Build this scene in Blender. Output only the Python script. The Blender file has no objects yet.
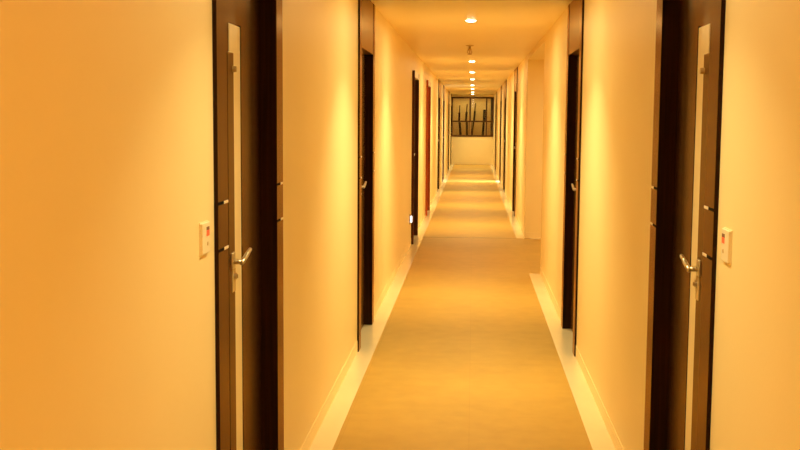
import bpy, bmesh, math
from mathutils import Vector, Matrix

sc = bpy.context.scene
COL = sc.collection

# ------------------------------------------------------------------ constants (metres)
WL, WR = 0.728, 0.6735          # corridor half widths (left, right) about the camera's x
CEIL = 2.313
Y_BACK, Y_END = -2.6, 36.3
TH = 0.16                       # wall thickness
PASS0, PASS1, PASS_Z = 10.58, 13.79, 2.25   # side passage on the right
BORDER = 0.1084                 # pale floor border
D_LEN, D_POST, D_HEAD = 1.055, 0.127, 1.955


# ------------------------------------------------------------------ materials
def new_mat(name):
    m = bpy.data.materials.new(name)
    m.use_nodes = True
    nt = m.node_tree
    return m, nt, nt.nodes['Principled BSDF']


def mixed(name, c1, c2, rough, scale=(3, 3, 3), detail=4, bump=0.0, bump_scale=60, metal=0.0,
          coat=0.0, ior=1.5, tint=None, lo=0.35, hi=0.65):
    """A principled material whose colour wanders between c1 and c2 with noise."""
    m, nt, b = new_mat(name)
    N, L = nt.nodes, nt.links
    tc = N.new('ShaderNodeTexCoord')
    mp = N.new('ShaderNodeMapping')
    mp.inputs['Scale'].default_value = scale
    nz = N.new('ShaderNodeTexNoise')
    nz.inputs['Scale'].default_value = 1.0
    nz.inputs['Detail'].default_value = detail
    rp = N.new('ShaderNodeValToRGB')
    rp.color_ramp.elements[0].position = lo
    rp.color_ramp.elements[1].position = hi
    rp.color_ramp.elements[0].color = (*c1, 1)
    rp.color_ramp.elements[1].color = (*c2, 1)
    L.new(tc.outputs['Object'], mp.inputs['Vector'])
    L.new(mp.outputs['Vector'], nz.inputs['Vector'])
    L.new(nz.outputs['Fac'], rp.inputs['Fac'])
    L.new(rp.outputs['Color'], b.inputs['Base Color'])
    b.inputs['Roughness'].default_value = rough
    b.inputs['Metallic'].default_value = metal
    b.inputs['IOR'].default_value = ior
    if tint: b.inputs['Specular Tint'].default_value = (*tint, 1)
    b.inputs['Coat Weight'].default_value = coat
    b.inputs['Coat Roughness'].default_value = 0.15
    if bump:
        n2 = N.new('ShaderNodeTexNoise')
        n2.inputs['Scale'].default_value = bump_scale
        n2.inputs['Detail'].default_value = 3
        L.new(tc.outputs['Object'], n2.inputs['Vector'])
        bp = N.new('ShaderNodeBump')
        bp.inputs['Strength'].default_value = bump
        bp.inputs['Distance'].default_value = 0.002
        L.new(n2.outputs['Fac'], bp.inputs['Height'])
        L.new(bp.outputs['Normal'], b.inputs['Normal'])
    return m


def glow(name, col, strength):
    m, nt, b = new_mat(name)
    b.inputs['Base Color'].default_value = (*col, 1)
    b.inputs['Emission Color'].default_value = (*col, 1)
    b.inputs['Emission Strength'].default_value = strength
    return m


M = {}
M['wall'] = mixed('wall_paint', (.905, .76, .425), (.925, .78, .445), .45, (1.5, 1.5, 1.5), bump=.12, bump_scale=90)
M['ceil'] = mixed('ceiling_paint', (.91, .755, .41), (.93, .775, .43), .36, (1.2, 1.2, 1.2))
M['skirt'] = mixed('skirting_paint', (.87, .72, .42), (.89, .75, .44), .35, (4, 4, 4))
M['border'] = mixed('border_tile', (.80, .69, .47), (.86, .745, .51), .22, (5, 2, 5), coat=.2)
M['wood'] = mixed('dark_wood', (.006, .0026, .0014), (.013, .005, .002), .27, (70, 70, 2.2), detail=6, bump=.06, bump_scale=40, ior=1.29, tint=(1, .80, .55))
M['wood_head'] = mixed('veneer_panel', (.022, .010, .004), (.045, .02, .007), .30, (70, 70, 2.2), detail=6, ior=1.35, tint=(1, .85, .6))
M['wood_brown'] = mixed('brown_wood', (.055, .014, .005), (.08, .022, .007), .5, (60, 60, 2), detail=6, ior=1.3)
M['wood_red'] = mixed('red_wood', (.34, .050, .008), (.42, .07, .010), .45, (60, 60, 2), detail=6)
M['pale'] = mixed('pale_laminate', (.88, .75, .46), (.92, .79, .50), .28, (30, 30, 2))
M['steel'] = mixed('brushed_steel', (.60, .52, .38), (.70, .62, .46), .34, (20, 200, 20), metal=1.0)
M['polished'] = mixed('pale_steel', (.92, .86, .74), (.96, .90, .78), .45, (20, 20, 20), metal=.6)
M['dark_strip'] = mixed('matte_dark', (.006, .004, .003), (.010, .006, .004), .8, (20, 20, 20), ior=1.1)
M['bronze'] = mixed('bronze_plate', (.10, .045, .016), (.14, .065, .022), .35, (30, 30, 4), metal=.3)
M['plastic'] = mixed('cream_plastic', (.83, .74, .54), (.86, .77, .57), .35, (9, 9, 9))
M['brass'] = mixed('dull_brass', (.56, .40, .17), (.64, .46, .20), .5, (40, 40, 40), metal=.3)
M['lens'] = glow('lamp_lens', (1.0, .86, .62), 14.0)
M['foot'] = glow('foot_lens', (.92, .96, 1.0), 1.3)
M['red'] = glow('red_indicator', (.95, .09, .03), .55)
M['winframe'] = mixed('window_frame_paint', (.075, .028, .009), (.095, .036, .012), .45, (10, 10, 10))
M['stick'] = mixed('dark_bar', (.005, .003, .002), (.008, .005, .003), .7, (20, 20, 4))
M['stickpale'] = mixed('brown_bar_tip', (.12, .06, .02), (.16, .08, .025), .6, (20, 20, 4))
M['well'] = mixed('olive_render', (.74, .52, .19), (.80, .57, .22), .7, (3, 3, 3))
M['grey'] = mixed('grey_panel', (.10, .085, .06), (.13, .11, .08), .5, (3, 3, 3))
M['carcass'] = mixed('hidden_masonry', (.3, .25, .2), (.35, .3, .25), .9)

def varnish(name, c1, c2, gloss, rough, ior):
    m = mixed(name, c1, c2, .6, (70, 70, 2.2), detail=6)
    nt = m.node_tree; N, L = nt.nodes, nt.links
    rp = next(n_ for n_ in N if n_.type == 'VALTORGB'); out = next(n_ for n_ in N if n_.type == 'OUTPUT_MATERIAL')
    N.remove(N['Principled BSDF'])
    df = N.new('ShaderNodeBsdfDiffuse'); gl = N.new('ShaderNodeBsdfGlossy'); fr = N.new('ShaderNodeFresnel'); mx = N.new('ShaderNodeMixShader')
    gl.inputs['Color'].default_value = (*gloss, 1); gl.inputs['Roughness'].default_value = rough; fr.inputs['IOR'].default_value = ior
    L.new(rp.outputs['Color'], df.inputs['Color'])
    L.new(fr.outputs[0], mx.inputs[0]); L.new(df.outputs[0], mx.inputs[1]); L.new(gl.outputs[0], mx.inputs[2]); L.new(mx.outputs[0], out.inputs[0])
    return m


M['wood'] = varnish('dark_wood', (.010, .0038, .0022), (.020, .0065, .003), (.88, .60, .34), .25, 1.30)
M['wood_head'] = varnish('veneer_panel', (.03, .012, .004), (.055, .022, .007), (.80, .58, .32), .30, 1.33)

# floor: tan sheet with soft cloudy mottling and a few hairline joints
m, nt, b = new_mat('tan_floor')
N, L = nt.nodes, nt.links
tc = N.new('ShaderNodeTexCoord')
n1 = N.new('ShaderNodeTexNoise'); n1.inputs['Scale'].default_value = 1.3; n1.inputs['Detail'].default_value = 6
n2 = N.new('ShaderNodeTexNoise'); n2.inputs['Scale'].default_value = 9; n2.inputs['Detail'].default_value = 5
mx = N.new('ShaderNodeMix'); mx.data_type = 'FLOAT'; mx.inputs[0].default_value = .4
rp = N.new('ShaderNodeValToRGB')
rp.color_ramp.elements[0].position = .36; rp.color_ramp.elements[1].position = .64
rp.color_ramp.elements[0].color = (.46, .286, .060, 1); rp.color_ramp.elements[1].color = (.54, .34, .075, 1)
br = N.new('ShaderNodeTexBrick')
br.offset = 0; br.inputs['Scale'].default_value = 1
br.inputs['Brick Width'].default_value = .6; br.inputs['Row Height'].default_value = .6
br.inputs['Mortar Size'].default_value = .0015
br.inputs['Color1'].default_value = (1, 1, 1, 1); br.inputs['Color2'].default_value = (.965, .965, .96, 1)
br.inputs['Mortar'].default_value = (.90, .88, .85, 1)
mu = N.new('ShaderNodeMix'); mu.data_type = 'RGBA'; mu.blend_type = 'MULTIPLY'; mu.inputs[0].default_value = 1
for n_ in (n1, n2, br): L.new(tc.outputs['Object'], n_.inputs['Vector'])
L.new(n1.outputs['Fac'], mx.inputs[2]); L.new(n2.outputs['Fac'], mx.inputs[3])
L.new(mx.outputs[0], rp.inputs['Fac'])
L.new(rp.outputs['Color'], mu.inputs[6]); L.new(br.outputs['Color'], mu.inputs[7])
L.new(mu.outputs[2], b.inputs['Base Color'])
b.inputs['Roughness'].default_value = .5
b.inputs['Specular IOR Level'].default_value = .3
M['floor'] = m

# window pane: clear sheet with a reflection
m = bpy.data.materials.new('window_glass'); m.use_nodes = True
nt = m.node_tree; nt.nodes.clear()
out = nt.nodes.new('ShaderNodeOutputMaterial'); mxs = nt.nodes.new('ShaderNodeMixShader')
tr = nt.nodes.new('ShaderNodeBsdfTransparent'); gl = nt.nodes.new('ShaderNodeBsdfGlossy'); fr = nt.nodes.new('ShaderNodeFresnel')
gl.inputs['Roughness'].default_value = .02; fr.inputs['IOR'].default_value = 1.5
tr.inputs['Color'].default_value = (.93, .93, .9, 1)
nt.links.new(fr.outputs[0], mxs.inputs[0]); nt.links.new(tr.outputs[0], mxs.inputs[1])
nt.links.new(gl.outputs[0], mxs.inputs[2]); nt.links.new(mxs.outputs[0], out.inputs[0])
M['glass'] = m


# ------------------------------------------------------------------ mesh helpers
def box(bm, x0, x1, y0, y1, z0, z1, bev=0.0):
    x0, x1 = sorted((x0, x1)); y0, y1 = sorted((y0, y1)); z0, z1 = sorted((z0, z1))
    r = bmesh.ops.create_cube(bm, size=1, matrix=Matrix.Translation(((x0 + x1) / 2, (y0 + y1) / 2, (z0 + z1) / 2))
                              @ Matrix.Diagonal((x1 - x0, y1 - y0, z1 - z0, 1)))
    if bev:
        es = {e for v in r['verts'] for e in v.link_edges}
        bmesh.ops.bevel(bm, geom=list(es), offset=bev, segments=2, profile=.6, affect='EDGES', clamp_overlap=True)


def rod(bm, a, b, r0, r1=None, seg=16):
    a, b = Vector(a), Vector(b)
    d = b - a
    q = Vector((0, 0, 1)).rotation_difference(d.normalized()).to_matrix().to_4x4()
    bmesh.ops.create_cone(bm, cap_ends=True, cap_tris=False, segments=seg, radius1=r0, radius2=r0 if r1 is None else r1,
                          depth=d.length, matrix=Matrix.Translation((a + b) / 2) @ q)


def lathe(bm, pts, seg=32, origin=(0, 0, 0)):
    """pts: (radius, z) from top to bottom; closed where the radius is zero."""
    o = Vector(origin)
    rings = []
    for r, z in pts:
        if r < 1e-6:
            rings.append([bm.verts.new(o + Vector((0, 0, z)))])
        else:
            rings.append([bm.verts.new(o + Vector((r * math.cos(2 * math.pi * k / seg), r * math.sin(2 * math.pi * k / seg), z)))
                          for k in range(seg)])
    for A, B in zip(rings, rings[1:]):
        for k in range(seg):
            k2 = (k + 1) % seg
            if len(A) == 1 and len(B) == 1: continue
            if len(A) == 1: bm.faces.new((A[0], B[k], B[k2]))
            elif len(B) == 1: bm.faces.new((A[k], B[0], A[k2]))
            else: bm.faces.new((A[k], B[k], B[k2], A[k2]))


def obj(name, bm, mat, parent=None, smooth=False):
    bmesh.ops.recalc_face_normals(bm, faces=bm.faces[:])
    me = bpy.data.meshes.new(name)
    bm.to_mesh(me); bm.free()
    me.materials.append(mat)
    if smooth:
        me.shade_smooth() if hasattr(me, 'shade_smooth') else None
        for p in me.polygons: p.use_smooth = True
    o = bpy.data.objects.new(name, me)
    COL.objects.link(o)
    if parent: o.parent = parent
    return o


def empty(name, loc):
    o = bpy.data.objects.new(name, None)
    o.empty_display_size = .1
    o.location = loc
    COL.objects.link(o)
    return o


def tag(o, label=None, cat=None, group=None, kind=None):
    for k, v in (('label', label), ('category', cat), ('group', group), ('kind', kind)):
        if v: o[k] = v
    return o


def struct(name, bm, mat, label=None, cat=None, parent=None):
    return tag(obj(name, bm, mat, parent), label, cat, None, 'structure')


def copy_tree(o, parent=None):
    c = o.copy(); COL.objects.link(c)
    if parent: c.parent = parent
    for ch in list(o.children): copy_tree(ch, c)
    return c


# ------------------------------------------------------------------ openings
L_DOORS = [(3.012, CEIL), (6.85, CEIL), (12.93, 2.075), (16.82, 2.10), (22.45, CEIL), (26.05, CEIL), (31.75, CEIL), (35.20, CEIL)]
R_DOORS = [(3.012, CEIL), (6.85, CEIL), (16.95, CEIL), (22.45, CEIL), (26.05, CEIL), (31.75, CEIL)]


def runs(doors, y0, y1):
    out, y = [], y0
    for d, _ in doors:
        if d + D_LEN <= y0 or d >= y1: continue
        if d > y: out.append((y, d))
        y = d + D_LEN
    if y < y1: out.append((y, y1))
    return out


# ------------------------------------------------------------------ the shell
bm = bmesh.new()
box(bm, -WL - TH, 3.3, Y_BACK - .1, Y_END + .9, -.1, 0)
struct('floor', bm, M['floor'], 'tan mottled polished floor running down the corridor', 'floor')

bm = bmesh.new()
box(bm, -WL - TH, WR + TH, Y_BACK - .1, Y_END + .02, CEIL, CEIL + .1)
struct('ceiling', bm, M['ceil'], 'cream satin ceiling with a row of small round lights', 'ceiling')

bm = bmesh.new()
for a, b_ in runs(L_DOORS, Y_BACK, Y_END): box(bm, -WL - TH, -WL, a, b_, 0, CEIL)
for d, h in L_DOORS:
    if h < CEIL: box(bm, -WL - TH, -WL, d, d + D_LEN, h, CEIL)
struct('wall_left', bm, M['wall'], 'long cream painted wall with eight dark doors', 'wall')

bm = bmesh.new()
for a, b_ in runs(R_DOORS, Y_BACK, PASS0) + runs(R_DOORS, PASS1, Y_END): box(bm, WR, WR + TH, a, b_, 0, CEIL)
box(bm, WR, WR + TH, PASS0, PASS1, PASS_Z, CEIL)
struct('wall_right', bm, M['wall'], 'cream painted wall broken by the opening of a side passage', 'wall')

# side passage
bm = bmesh.new(); box(bm, WR + TH, 3.2, PASS1, PASS1 + TH, 0, PASS_Z)
struct('wall_passage_far', bm, M['wall'], 'cream wall facing the viewer inside the side passage', 'wall')
bm = bmesh.new(); box(bm, WR + TH, 3.2, PASS0 - TH, PASS0, 0, PASS_Z)
struct('wall_passage_near', bm, M['wall'], 'near cream wall of the side passage', 'wall')
bm = bmesh.new(); box(bm, 3.2, 3.3, PASS0 - TH, PASS1 + TH, 0, PASS_Z)
struct('wall_passage_end', bm, M['wall'], 'cream wall closing the side passage', 'wall')
bm = bmesh.new(); box(bm, WR + TH, 3.3, PASS0 - TH, PASS1 + TH, PASS_Z, PASS_Z + .1)
struct('ceiling_passage', bm, M['ceil'], 'low cream ceiling of the side passage', 'ceiling')

bm = bmesh.new(); box(bm, -WL - TH, WR + TH, Y_BACK - .1, Y_BACK, 0, CEIL)
struct('wall_back', bm, M['wall'], 'cream wall closing the corridor behind the viewer', 'wall')

WZ0, WZ1 = .93, 2.245
bm = bmesh.new()
box(bm, -WL - TH, WR + TH, Y_END, Y_END + .12, 0, WZ0)
box(bm, -WL - TH, WR + TH, Y_END, Y_END + .12, WZ1, CEIL)
struct('wall_end', bm, M['wall'], 'cream wall below the window at the far end', 'wall')

# floor borders, joints and skirting
bm = bmesh.new()
box(bm, -WL - .06, -WL + BORDER, Y_BACK, Y_END, 0, .002)
struct('trim_1', bm, M['border'], 'pale glossy tile border along the left wall', 'floor border')
bm = bmesh.new(); box(bm, WR - BORDER, WR + .06, Y_BACK, PASS0, 0, .002)
struct('trim_2', bm, M['border'], 'pale glossy tile border ending at the side passage', 'floor border')
bm = bmesh.new()
box(bm, WR - BORDER, WR + .06, PASS1, Y_END, 0, .002)
box(bm, WR + .06, 3.2, PASS1 - .1, PASS1, 0, .002)
struct('trim_3', bm, M['border'], 'pale tile border beyond the side passage', 'floor border')
bm = bmesh.new(); box(bm, -WL + BORDER, WR - BORDER, PASS1 - .03, PASS1 + .01, 0, .0025)
struct('trim_4', bm, mixed('joint_strip', (.42, .28, .08), (.47, .31, .09), .4), 'thin dark joint strip across the floor past the passage', 'floor joint')

SK = .075
bm = bmesh.new()
for a, b_ in runs(L_DOORS, Y_BACK, Y_END): box(bm, -WL, -WL + .003, a, b_, .002, SK)
struct('baseboard_left', bm, M['wall'], 'low cream skirting on the long wall of eight doors', 'skirting')
bm = bmesh.new()
for a, b_ in runs(R_DOORS, Y_BACK, PASS0) + runs(R_DOORS, PASS1, Y_END): box(bm, WR - .003, WR, a, b_, .002, SK)
struct('baseboard_right', bm, M['wall'], 'low cream skirting on the wall with the side passage', 'skirting')
bm = bmesh.new(); box(bm, -WL + .006, WR - .006, Y_END - .006, Y_END, .002, SK)
struct('baseboard_end', bm, M['skirt'], 'low cream skirting under the end window', 'skirting')
bm = bmesh.new(); box(bm, WR, 3.2, PASS1 - .006, PASS1, .002, SK)
struct('baseboard_passage', bm, M['skirt'], 'low cream skirting on the facing passage wall', 'skirting')


# ------------------------------------------------------------------ doors
def make_door(s, top, wood, head, proud=.012, inlays=True, ajar=0.0, post=D_POST, head_z=D_HEAD):
    """A recessed door in a wall at local x = 0. s = -1: left wall, +1: right wall. t runs into the wall."""
    root = empty('door', (0, 0, 0))
    X = lambda t: s * t
    y1, y2 = post, D_LEN - post
    bm = bmesh.new()
    for a, b_ in ((0, y1), (y2, D_LEN)): box(bm, X(-proud), X(.11), a, b_, .002, top - .001, .002)
    frame = obj('frame', bm, wood, root)
    if inlays:
        for a in (0, y2):
            for z in (1.2565, 1.122):
                bm = bmesh.new(); box(bm, X(-proud - .0006), X(-proud + .004), a + .002, a + .070, z - .0042, z + .0042)
                sl = obj('inlay_dark_half', bm, M['dark_strip'], frame)  # near half of the steel strip, its dark reflection put into the colour
                bm = bmesh.new(); box(bm, X(-proud - .0016), X(-proud + .004), a + .070, a + post - .004, z - .0042, z + .0042, .001)
                obj('steel_inlay', bm, M['polished'], frame)
    bm = bmesh.new(); box(bm, X(-proud + .003), X(.11), y1, y2, head_z, top - .001, .002)
    obj('transom', bm, head, root)
    # leaf, hinged on the far side
    T0, T1 = .046, .088
    bm = bmesh.new()
    ya, yb = y1 + .003, y2 - .003
    H = Vector((X(T1), yb, 0))
    sh = lambda bmx: bmesh.ops.translate(bmx, verts=bmx.verts[:], vec=-H)
    box(bm, X(T0), X(T1), ya, yb, .008, head_z - .003, .0015); sh(bm)
    leaf = obj('leaf', bm, wood, root)
    leaf.location = H
    leaf.rotation_euler = (0, 0, s * ajar)
    if inlays:
        # pale strip, wide at its top and half hidden by the lock plate below
        bm = bmesh.new(); box(bm, X(T0 - .003), X(T0 + .004), .402, .560, .06, 1.797, .001); sh(bm)
        obj('pale_inlay', bm, M['pale'], leaf)
        bm = bmesh.new(); box(bm, X(T0 - .0035), X(T0 + .004), .560, .570, .05, 1.802); sh(bm)
        obj('inlay_edge', bm, M['dark_strip'], leaf)
    bm = bmesh.new(); box(bm, X(T0 - .020), X(T0 + .004), .300, .385, .05 if inlays else .9, 1.703 if inlays else 1.16, .002); sh(bm)
    plate = obj('lock_plate', bm, M['wood_head'] if inlays else M['steel'], leaf)
    # lever handle: rose, neck, lever
    t = T0 - .020
    zc = 1.053
    bm = bmesh.new()
    box(bm, X(t + .002), X(t - .007), .324, .362, zc - .028, zc + .024, .003)
    rod(bm, (X(t - .004), .346, zc - .006), (X(t - .034), .346, zc - .006), .0085, .0075)
    rod(bm, (X(t - .032), .338, zc - .009), (X(t - .034), .405, zc + .010), .0078, .0075)
    rod(bm, (X(t - .034), .403, zc + .0095), (X(t - .033), .462, zc + .020), .0075, .006)
    sh(bm)
    obj('lever_handle', bm, M['steel'], leaf, True)
    bm = bmesh.new()
    rod(bm, (X(t + .002), .355, 1.0), (X(t - .012), .355, 1.0), .011, .010)
    box(bm, X(t - .012), X(t - .016), .352, .358, .994, 1.006)
    sh(bm)
    obj('lock_cylinder', bm, M['steel'], leaf)
    if inlays:
        bm = bmesh.new(); rod(bm, (X(t + .002), .372, 1.652), (X(t - .012), .372, 1.652), .010, .009); sh(bm)
        obj('bolt_knob', bm, M['brass'], leaf)
        bm = bmesh.new(); box(bm, X(t + .002), X(t - .004), .335, .375, .950, 1.025, .0015); sh(bm)
        obj('lock_escutcheon', bm, M['brass'], leaf)
    return root


lab = {
    'L': ['nearest dark wood door beside the left bell unit', 'second dark wood door along the wall of eight doors',
          'short dark brown door beside the glowing white foot light', 'short reddish wood door past the foot light',
          'tall dark door next after the reddish door', 'sixth door on the wall of eight doors, tall and dark',
          'seventh door on the wall of eight doors, tall and dark', 'last dark door on the left touching the end wall'],
    'R': ['nearest dark wood door beside the right bell unit', 'tall dark door just before the side passage',
          'tall dark door just beyond the side passage', 'second tall dark door beyond the side passage',
          'dark door standing ajar with daylight on the floor beside it', 'last dark door on the right before the end window'],
}
n = 0
protoL = protoR = None
for i, (y, h) in enumerate(L_DOORS):
    n += 1
    if i in (2, 3):
        w = M['wood_brown'] if i == 2 else M['wood_red']
        d = make_door(-1, h, w, M['pale'], .03, False, post=.045, head_z=1.995 if i == 2 else 2.02)
    elif protoL is None:
        d = protoL = make_door(-1, h, M['wood'], M['wood_head'])
    else:
        d = copy_tree(protoL)
    d.name = 'door_%d' % n
    d.location = (-WL, y, 0)
    tag(d, lab['L'][i], 'door', None, 'structure')
for i, (y, h) in enumerate(R_DOORS):
    n += 1
    if i == 4:
        d = make_door(1, h, M['wood'], M['wood_head'], ajar=.75)
    elif protoR is None:
        d = protoR = make_door(1, h, M['wood'], M['wood_head'])
    else:
        d = copy_tree(protoR)
    d.name = 'door_%d' % n
    d.location = (WR, y, 0)
    tag(d, lab['R'][i], 'door', None, 'structure')


# ------------------------------------------------------------------ end window
wy = Y_END
win = tag(empty('window_1', (0, wy, WZ0)), 'dark framed window filling the upper far end, slanted bars behind', 'window', None, 'structure')
px = lambda p: (p - 473.2) / 1084 * 36.3      # far-wall measurements, metres
pz = lambda p: 1.5 - (p - 119.4) / 1084 * 36.3 - WZ0
xa, xb = -WL + .001, WR - .001
hz = WZ1 - WZ0
bm = bmesh.new()
box(bm, xa, xb, -.02, .05, 0, .05); box(bm, xa, xb, -.02, .05, hz - .05, hz)
box(bm, xa, xa + .045, -.02, .05, .05, hz - .05); box(bm, xb - .045, xb, -.02, .05, .05, hz - .05)
obj('window_frame', bm, M['winframe'], win)
ht = pz(121.3)
bm = bmesh.new(); box(bm, xa + .045, xb - .045, -.012, .045, ht - .025, ht + .025); obj('crossbar', bm, M['winframe'], win)
bm = bmesh.new(); box(bm, px(470) - .028, px(470) + .028, -.012, .045, ht + .025, hz - .05); obj('mullion', bm, M['winframe'], win)
for p_ in (469.2, 471.2):
    bm = bmesh.new(); box(bm, px(p_) - .012, px(p_) + .012, -.008, .04, .05, ht - .025); obj('mullion', bm, M['winframe'], win)
for p_ in (486.2,):
    bm = bmesh.new(); box(bm, px(p_) - .024, px(p_) + .024, -.01, .042, ht + .025, hz - .05); obj('mullion', bm, M['winframe'], win)
    bm = bmesh.new(); box(bm, px(p_) - .024, px(p_) + .024, -.01, .042, .05, ht - .025); obj('mullion', bm, M['winframe'], win)
bm = bmesh.new(); box(bm, xa + .045, xb - .045, .018, .022, .05, hz - .05); obj('glass_pane', bm, M['glass'], win)
bm = bmesh.new(); box(bm, px(490.3), xb - .045, .06, .075, .05, hz - .05); obj('grey_panel', bm, M['grey'], win)
# slanted bars standing behind the glass: (x top, y top, y where the thick dark part starts, x bottom, y bottom, thickness px)
bars = [(459.6, 105.5, 112.6, 459.1, 120.6, 1.6), (467.0, 104.0, 112.0, 465.9, 120.6, 1.6), (475.2, 103.2, 110.8, 473.9, 120.6, 1.5), (484.3, 109.4, 109.6, 484.1, 120.6, 2.2)]
for x0, y0, ym, x1, y1, w_ in bars:
    xm = x0 + (x1 - x0) * (ym - y0) / (y1 - y0)
    bm = bmesh.new(); rod(bm, (px(xm), .13, pz(ym)), (px(x1), .13, pz(y1) + .001), w_ * .023, None, 10)
    bar = obj('slanted_bar', bm, M['stick'], win)
    if ym - y0 > 1:
        bm = bmesh.new(); rod(bm, (px(x0), .13, pz(y0)), (px(xm), .13, pz(ym)), .019, None, 10); obj('bar_tip', bm, M['stickpale'], bar)
for x0, x1, w_ in [(459.5, 460.7, 1.8), (466.7, 467.2, 1.7), (473.4, 472.0, 1.4), (483.7, 482.8, 1.8)]:
    bm = bmesh.new(); rod(bm, (px(x0), .13, pz(122)), (px(x1), .13, .052), w_ * .023, None, 10); obj('slanted_bar', bm, M['stick'], win)
# shelf that carries the upper bars, and the shallow well behind them
bm = bmesh.new(); box(bm, xa, xb, .05, .16, ht - .012, ht + .012); obj('ledge', bm, M['winframe'], win)
bm = bmesh.new()
box(bm, xa, xb, .70, .76, 0, hz); box(bm, xa, xb, .121, .76, -.04, 0); box(bm, xa, xb, .121, .76, hz, hz + .04)
box(bm, xa - .04, xa, .05, .76, -.04, hz + .04); box(bm, xb, xb + .04, .05, .76, -.04, hz + .04)
obj('window_recess', bm, M['well'], win)


# ------------------------------------------------------------------ ceiling lights
LAMP_COL = (1.0, .85, .41)
LAMP_W = 17.5
GLOW_W = 10.5
lamps = [(-.1, None), (3.0, None),
         (6.1, None),
         (9.05, 'nearest visible ceiling downlight, largest of the row'),
         (15.34, 'second ceiling downlight, just past the hanging sprinkler'),
         (18.88, 'third ceiling downlight from the viewer'),
         (22.14, 'fourth ceiling downlight from the viewer'),
         (25.98, 'fifth ceiling downlight from the viewer'),
         (29.0, 'sixth ceiling downlight from the viewer'),
         (32.6, 'seventh ceiling downlight from the viewer'),
         (35.2, 'last tiny ceiling downlight, nearest the end window')]
extra = ['round ceiling downlight behind the viewer', 'round ceiling downlight above the two nearest doors', 'round ceiling downlight between the first two pairs of doors']
LX = -.03
proto = None
for i, (y, lb) in enumerate(lamps):
    if proto is None:
        t = empty('ceiling_light', (0, 0, 0))
        bm = bmesh.new(); lathe(bm, [(.042, 0), (.050, 0), (.050, -.002), (.048, -.004), (.043, -.004), (.042, 0)]); obj('trim_ring', bm, M['skirt'], t, True)
        bm = bmesh.new(); lathe(bm, [(.042, 0), (.0415, -.006), (.036, -.011), (.022, -.0145), (0, -.0155)]); obj('lens', bm, M['lens'], t, True)
        proto = t
    else:
        t = copy_tree(proto)
    t.location = (LX, y, CEIL)
    tag(t, lb or extra[i], 'ceiling light', 'round downlights along the corridor ceiling')
    k = .54 if 2 < y < 4 else .88 if y < 7 and y > 4 else .92 if 8 < y < 10 else .95 if y < 2 else .8 if y > 28 else 1
    # each fitting throws a reflector beam down and a softer glow sideways
    for nm, w_, spread in (('downlight_beam', LAMP_W, 104), ('downlight_glow', GLOW_W, 178)):
        ld = bpy.data.lights.new(nm, 'AREA')
        ld.shape = 'DISK'; ld.size = .075
        ld.energy = w_ * k; ld.spread = math.radians(spread); ld.color = LAMP_COL
        lo = bpy.data.objects.new(nm, ld); COL.objects.link(lo)
        lo.location = (LX, y, CEIL - (.018 if w_ == LAMP_W else .0185))
# lamp of the side passage
ld = bpy.data.lights.new('passage_light', 'AREA'); ld.shape = 'DISK'; ld.size = .1; ld.energy = 36; ld.color = LAMP_COL
lo = bpy.data.objects.new('passage_light', ld); COL.objects.link(lo); lo.location = (1.9, 12.1, PASS_Z - .01)
# daylight in the room behind the door that stands ajar
ld = bpy.data.lights.new('daylight', 'AREA'); ld.shape = 'RECTANGLE'; ld.size = .3; ld.size_y = .12; ld.energy = 110; ld.color = (1, .95, .85)
lo = bpy.data.objects.new('daylight', ld); COL.objects.link(lo); lo.location = (1.40, 26.29, 1.25); lo.rotation_euler = (0, math.radians(45), 0)

# added fill light at the recess top, brightens the ground behind the end window
ld = bpy.data.lights.new('recess_fill', 'AREA'); ld.shape = 'RECTANGLE'; ld.size = 1.2; ld.size_y = .08; ld.energy = 5.5; ld.color = LAMP_COL
lo = bpy.data.objects.new('recess_fill', ld); COL.objects.link(lo); lo.location = (-.03, Y_END + .30, WZ1 - .01)

# ------------------------------------------------------------------ sprinkler
t = tag(empty('fire_sprinkler', (-.05, 12.1, CEIL)), 'small brass pendant sprinkler hanging from the ceiling before the second downlight', 'sprinkler')
bm = bmesh.new(); lathe(bm, [(0, 0), (.045, 0), (.045, -.004), (.03, -.010), (0, -.010)]); obj('escutcheon', bm, M['brass'], t, True)
bm = bmesh.new(); lathe(bm, [(0, -.008), (.012, -.008), (.012, -.035), (.020, -.040), (.020, -.052), (.010, -.056), (0, -.056)], 20); obj('body', bm, M['brass'], t, True)
bm = bmesh.new()
for k in (-1, 1):
    pts = [(k * .012, -.052), (k * .024, -.066), (k * .025, -.080), (k * .012, -.094), (0, -.098)]
    for (a, za), (b_, zb) in zip(pts, pts[1:]): rod(bm, (a, 0, za), (b_, 0, zb), .004, None, 8)
obj('yoke', bm, M['brass'], t)
bm = bmesh.new(); rod(bm, (0, 0, -.055), (0, 0, -.096), .005, None, 10); obj('glass_bulb', bm, M['red_bulb'] if 'red_bulb' in M else M['brass'], t)
bm = bmesh.new(); lathe(bm, [(0, -.098), (.026, -.098), (.027, -.101), (0, -.103)], 20); obj('deflector', bm, M['brass'], t, True)


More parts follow.
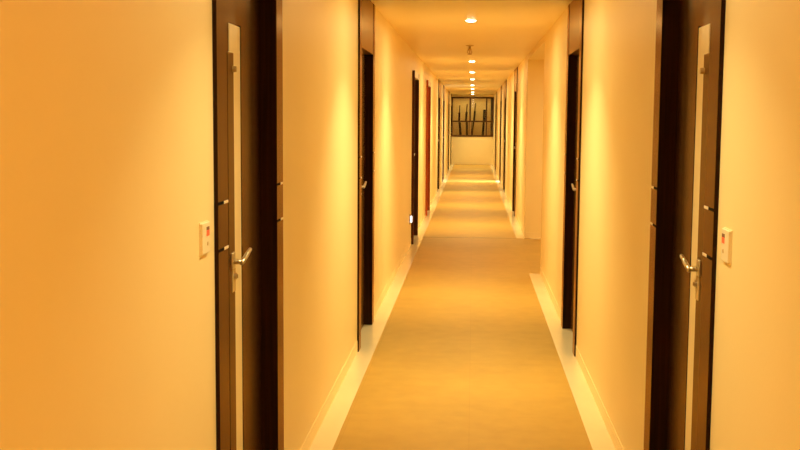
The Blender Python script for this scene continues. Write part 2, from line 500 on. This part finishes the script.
# ------------------------------------------------------------------ bell units beside the nearest doors
def bell(s, W, label):
    t = tag(empty('door_bell_unit', (s * W, 2.886, 1.174)), label, 'door bell unit')
    X = lambda v: -s * v
    bm = bmesh.new(); box(bm, X(0), X(.003), -.044, .044, -.045, .045, .001); obj('back_plate', bm, M['plastic'], t)
    bm = bmesh.new(); box(bm, X(.002), X(.009), -.041, .041, -.042, .042, .0025); obj('cover', bm, M['plastic'], t)
    bm = bmesh.new(); box(bm, X(.0085), X(.0098), .003, .032, .020, .030); obj('display', bm, mixed('display_dark', (.12, .02, .012), (.16, .03, .02), .3), t)
    bm = bmesh.new(); box(bm, X(.0085), X(.0100), .003, .032, .005, .020); tag(obj('indicator', bm, M['red'], t), 'small lit red indicator')
    bm = bmesh.new(); rod(bm, (X(.0085), .014, -.016), (X(.0102), .014, -.016), .0055, None, 16); obj('button', bm, M['brass'], t)


bell(-1, WL, 'cream bell unit with red indicator on the left wall')
bell(1, WR, 'cream bell unit with red indicator on the right wall')

# ------------------------------------------------------------------ foot light
t = tag(empty('foot_light', (-WL, 12.66, .329)), 'glowing white foot light low on the wall before the short dark door', 'foot light')
bm = bmesh.new(); box(bm, 0, .007, -.046, .046, -.058, .058, .003); obj('back_plate', bm, M['bronze'], t)
bm = bmesh.new(); box(bm, .005, .028, -.032, .032, -.040, .040, .010); obj('lens', bm, M['foot'], t, True)

# ------------------------------------------------------------------ camera, world, render look
F, YAW, PIT, ROL = 1084.1, -.0665, .0975, -.0071
fw = Vector((math.sin(YAW) * math.cos(PIT), math.cos(YAW) * math.cos(PIT), -math.sin(PIT)))
rt0 = Vector((math.cos(YAW), -math.sin(YAW), 0)); dn0 = -rt0.cross(fw)
c, s_ = math.cos(ROL), math.sin(ROL)
rt = c * rt0 + s_ * dn0; dn = -s_ * rt0 + c * dn0
up, back = -dn, -fw
cd = bpy.data.cameras.new('camera'); cam = bpy.data.objects.new('camera', cd); COL.objects.link(cam)
cam.matrix_world = Matrix(((rt.x, up.x, back.x, 0), (rt.y, up.y, back.y, 0), (rt.z, up.z, back.z, 1.5), (0, 0, 0, 1)))
cd.sensor_fit = 'HORIZONTAL'; cd.sensor_width = 36; cd.lens = F / 800 * 36
cd.clip_start = .05; cd.clip_end = 100
sc.camera = cam

wd = bpy.data.worlds.new('world'); sc.world = wd; wd.use_nodes = True
wd.node_tree.nodes['Background'].inputs[0].default_value = (.02, .015, .01, 1)
wd.node_tree.nodes['Background'].inputs[1].default_value = 0.0

sc.view_settings.view_transform = 'Standard'
sc.view_settings.look = 'None'
sc.view_settings.gamma = 1
sc.view_settings.exposure = 0.0
sc.view_settings.use_curve_mapping = False
sc.cycles.max_bounces = 16
sc.cycles.diffuse_bounces = 12
sc.cycles.glossy_bounces = 6
sc.cycles.transparent_max_bounces = 8
sc.cycles.sample_clamp_indirect = 6
sc.cycles.caustics_reflective = False
sc.cycles.use_denoising = True
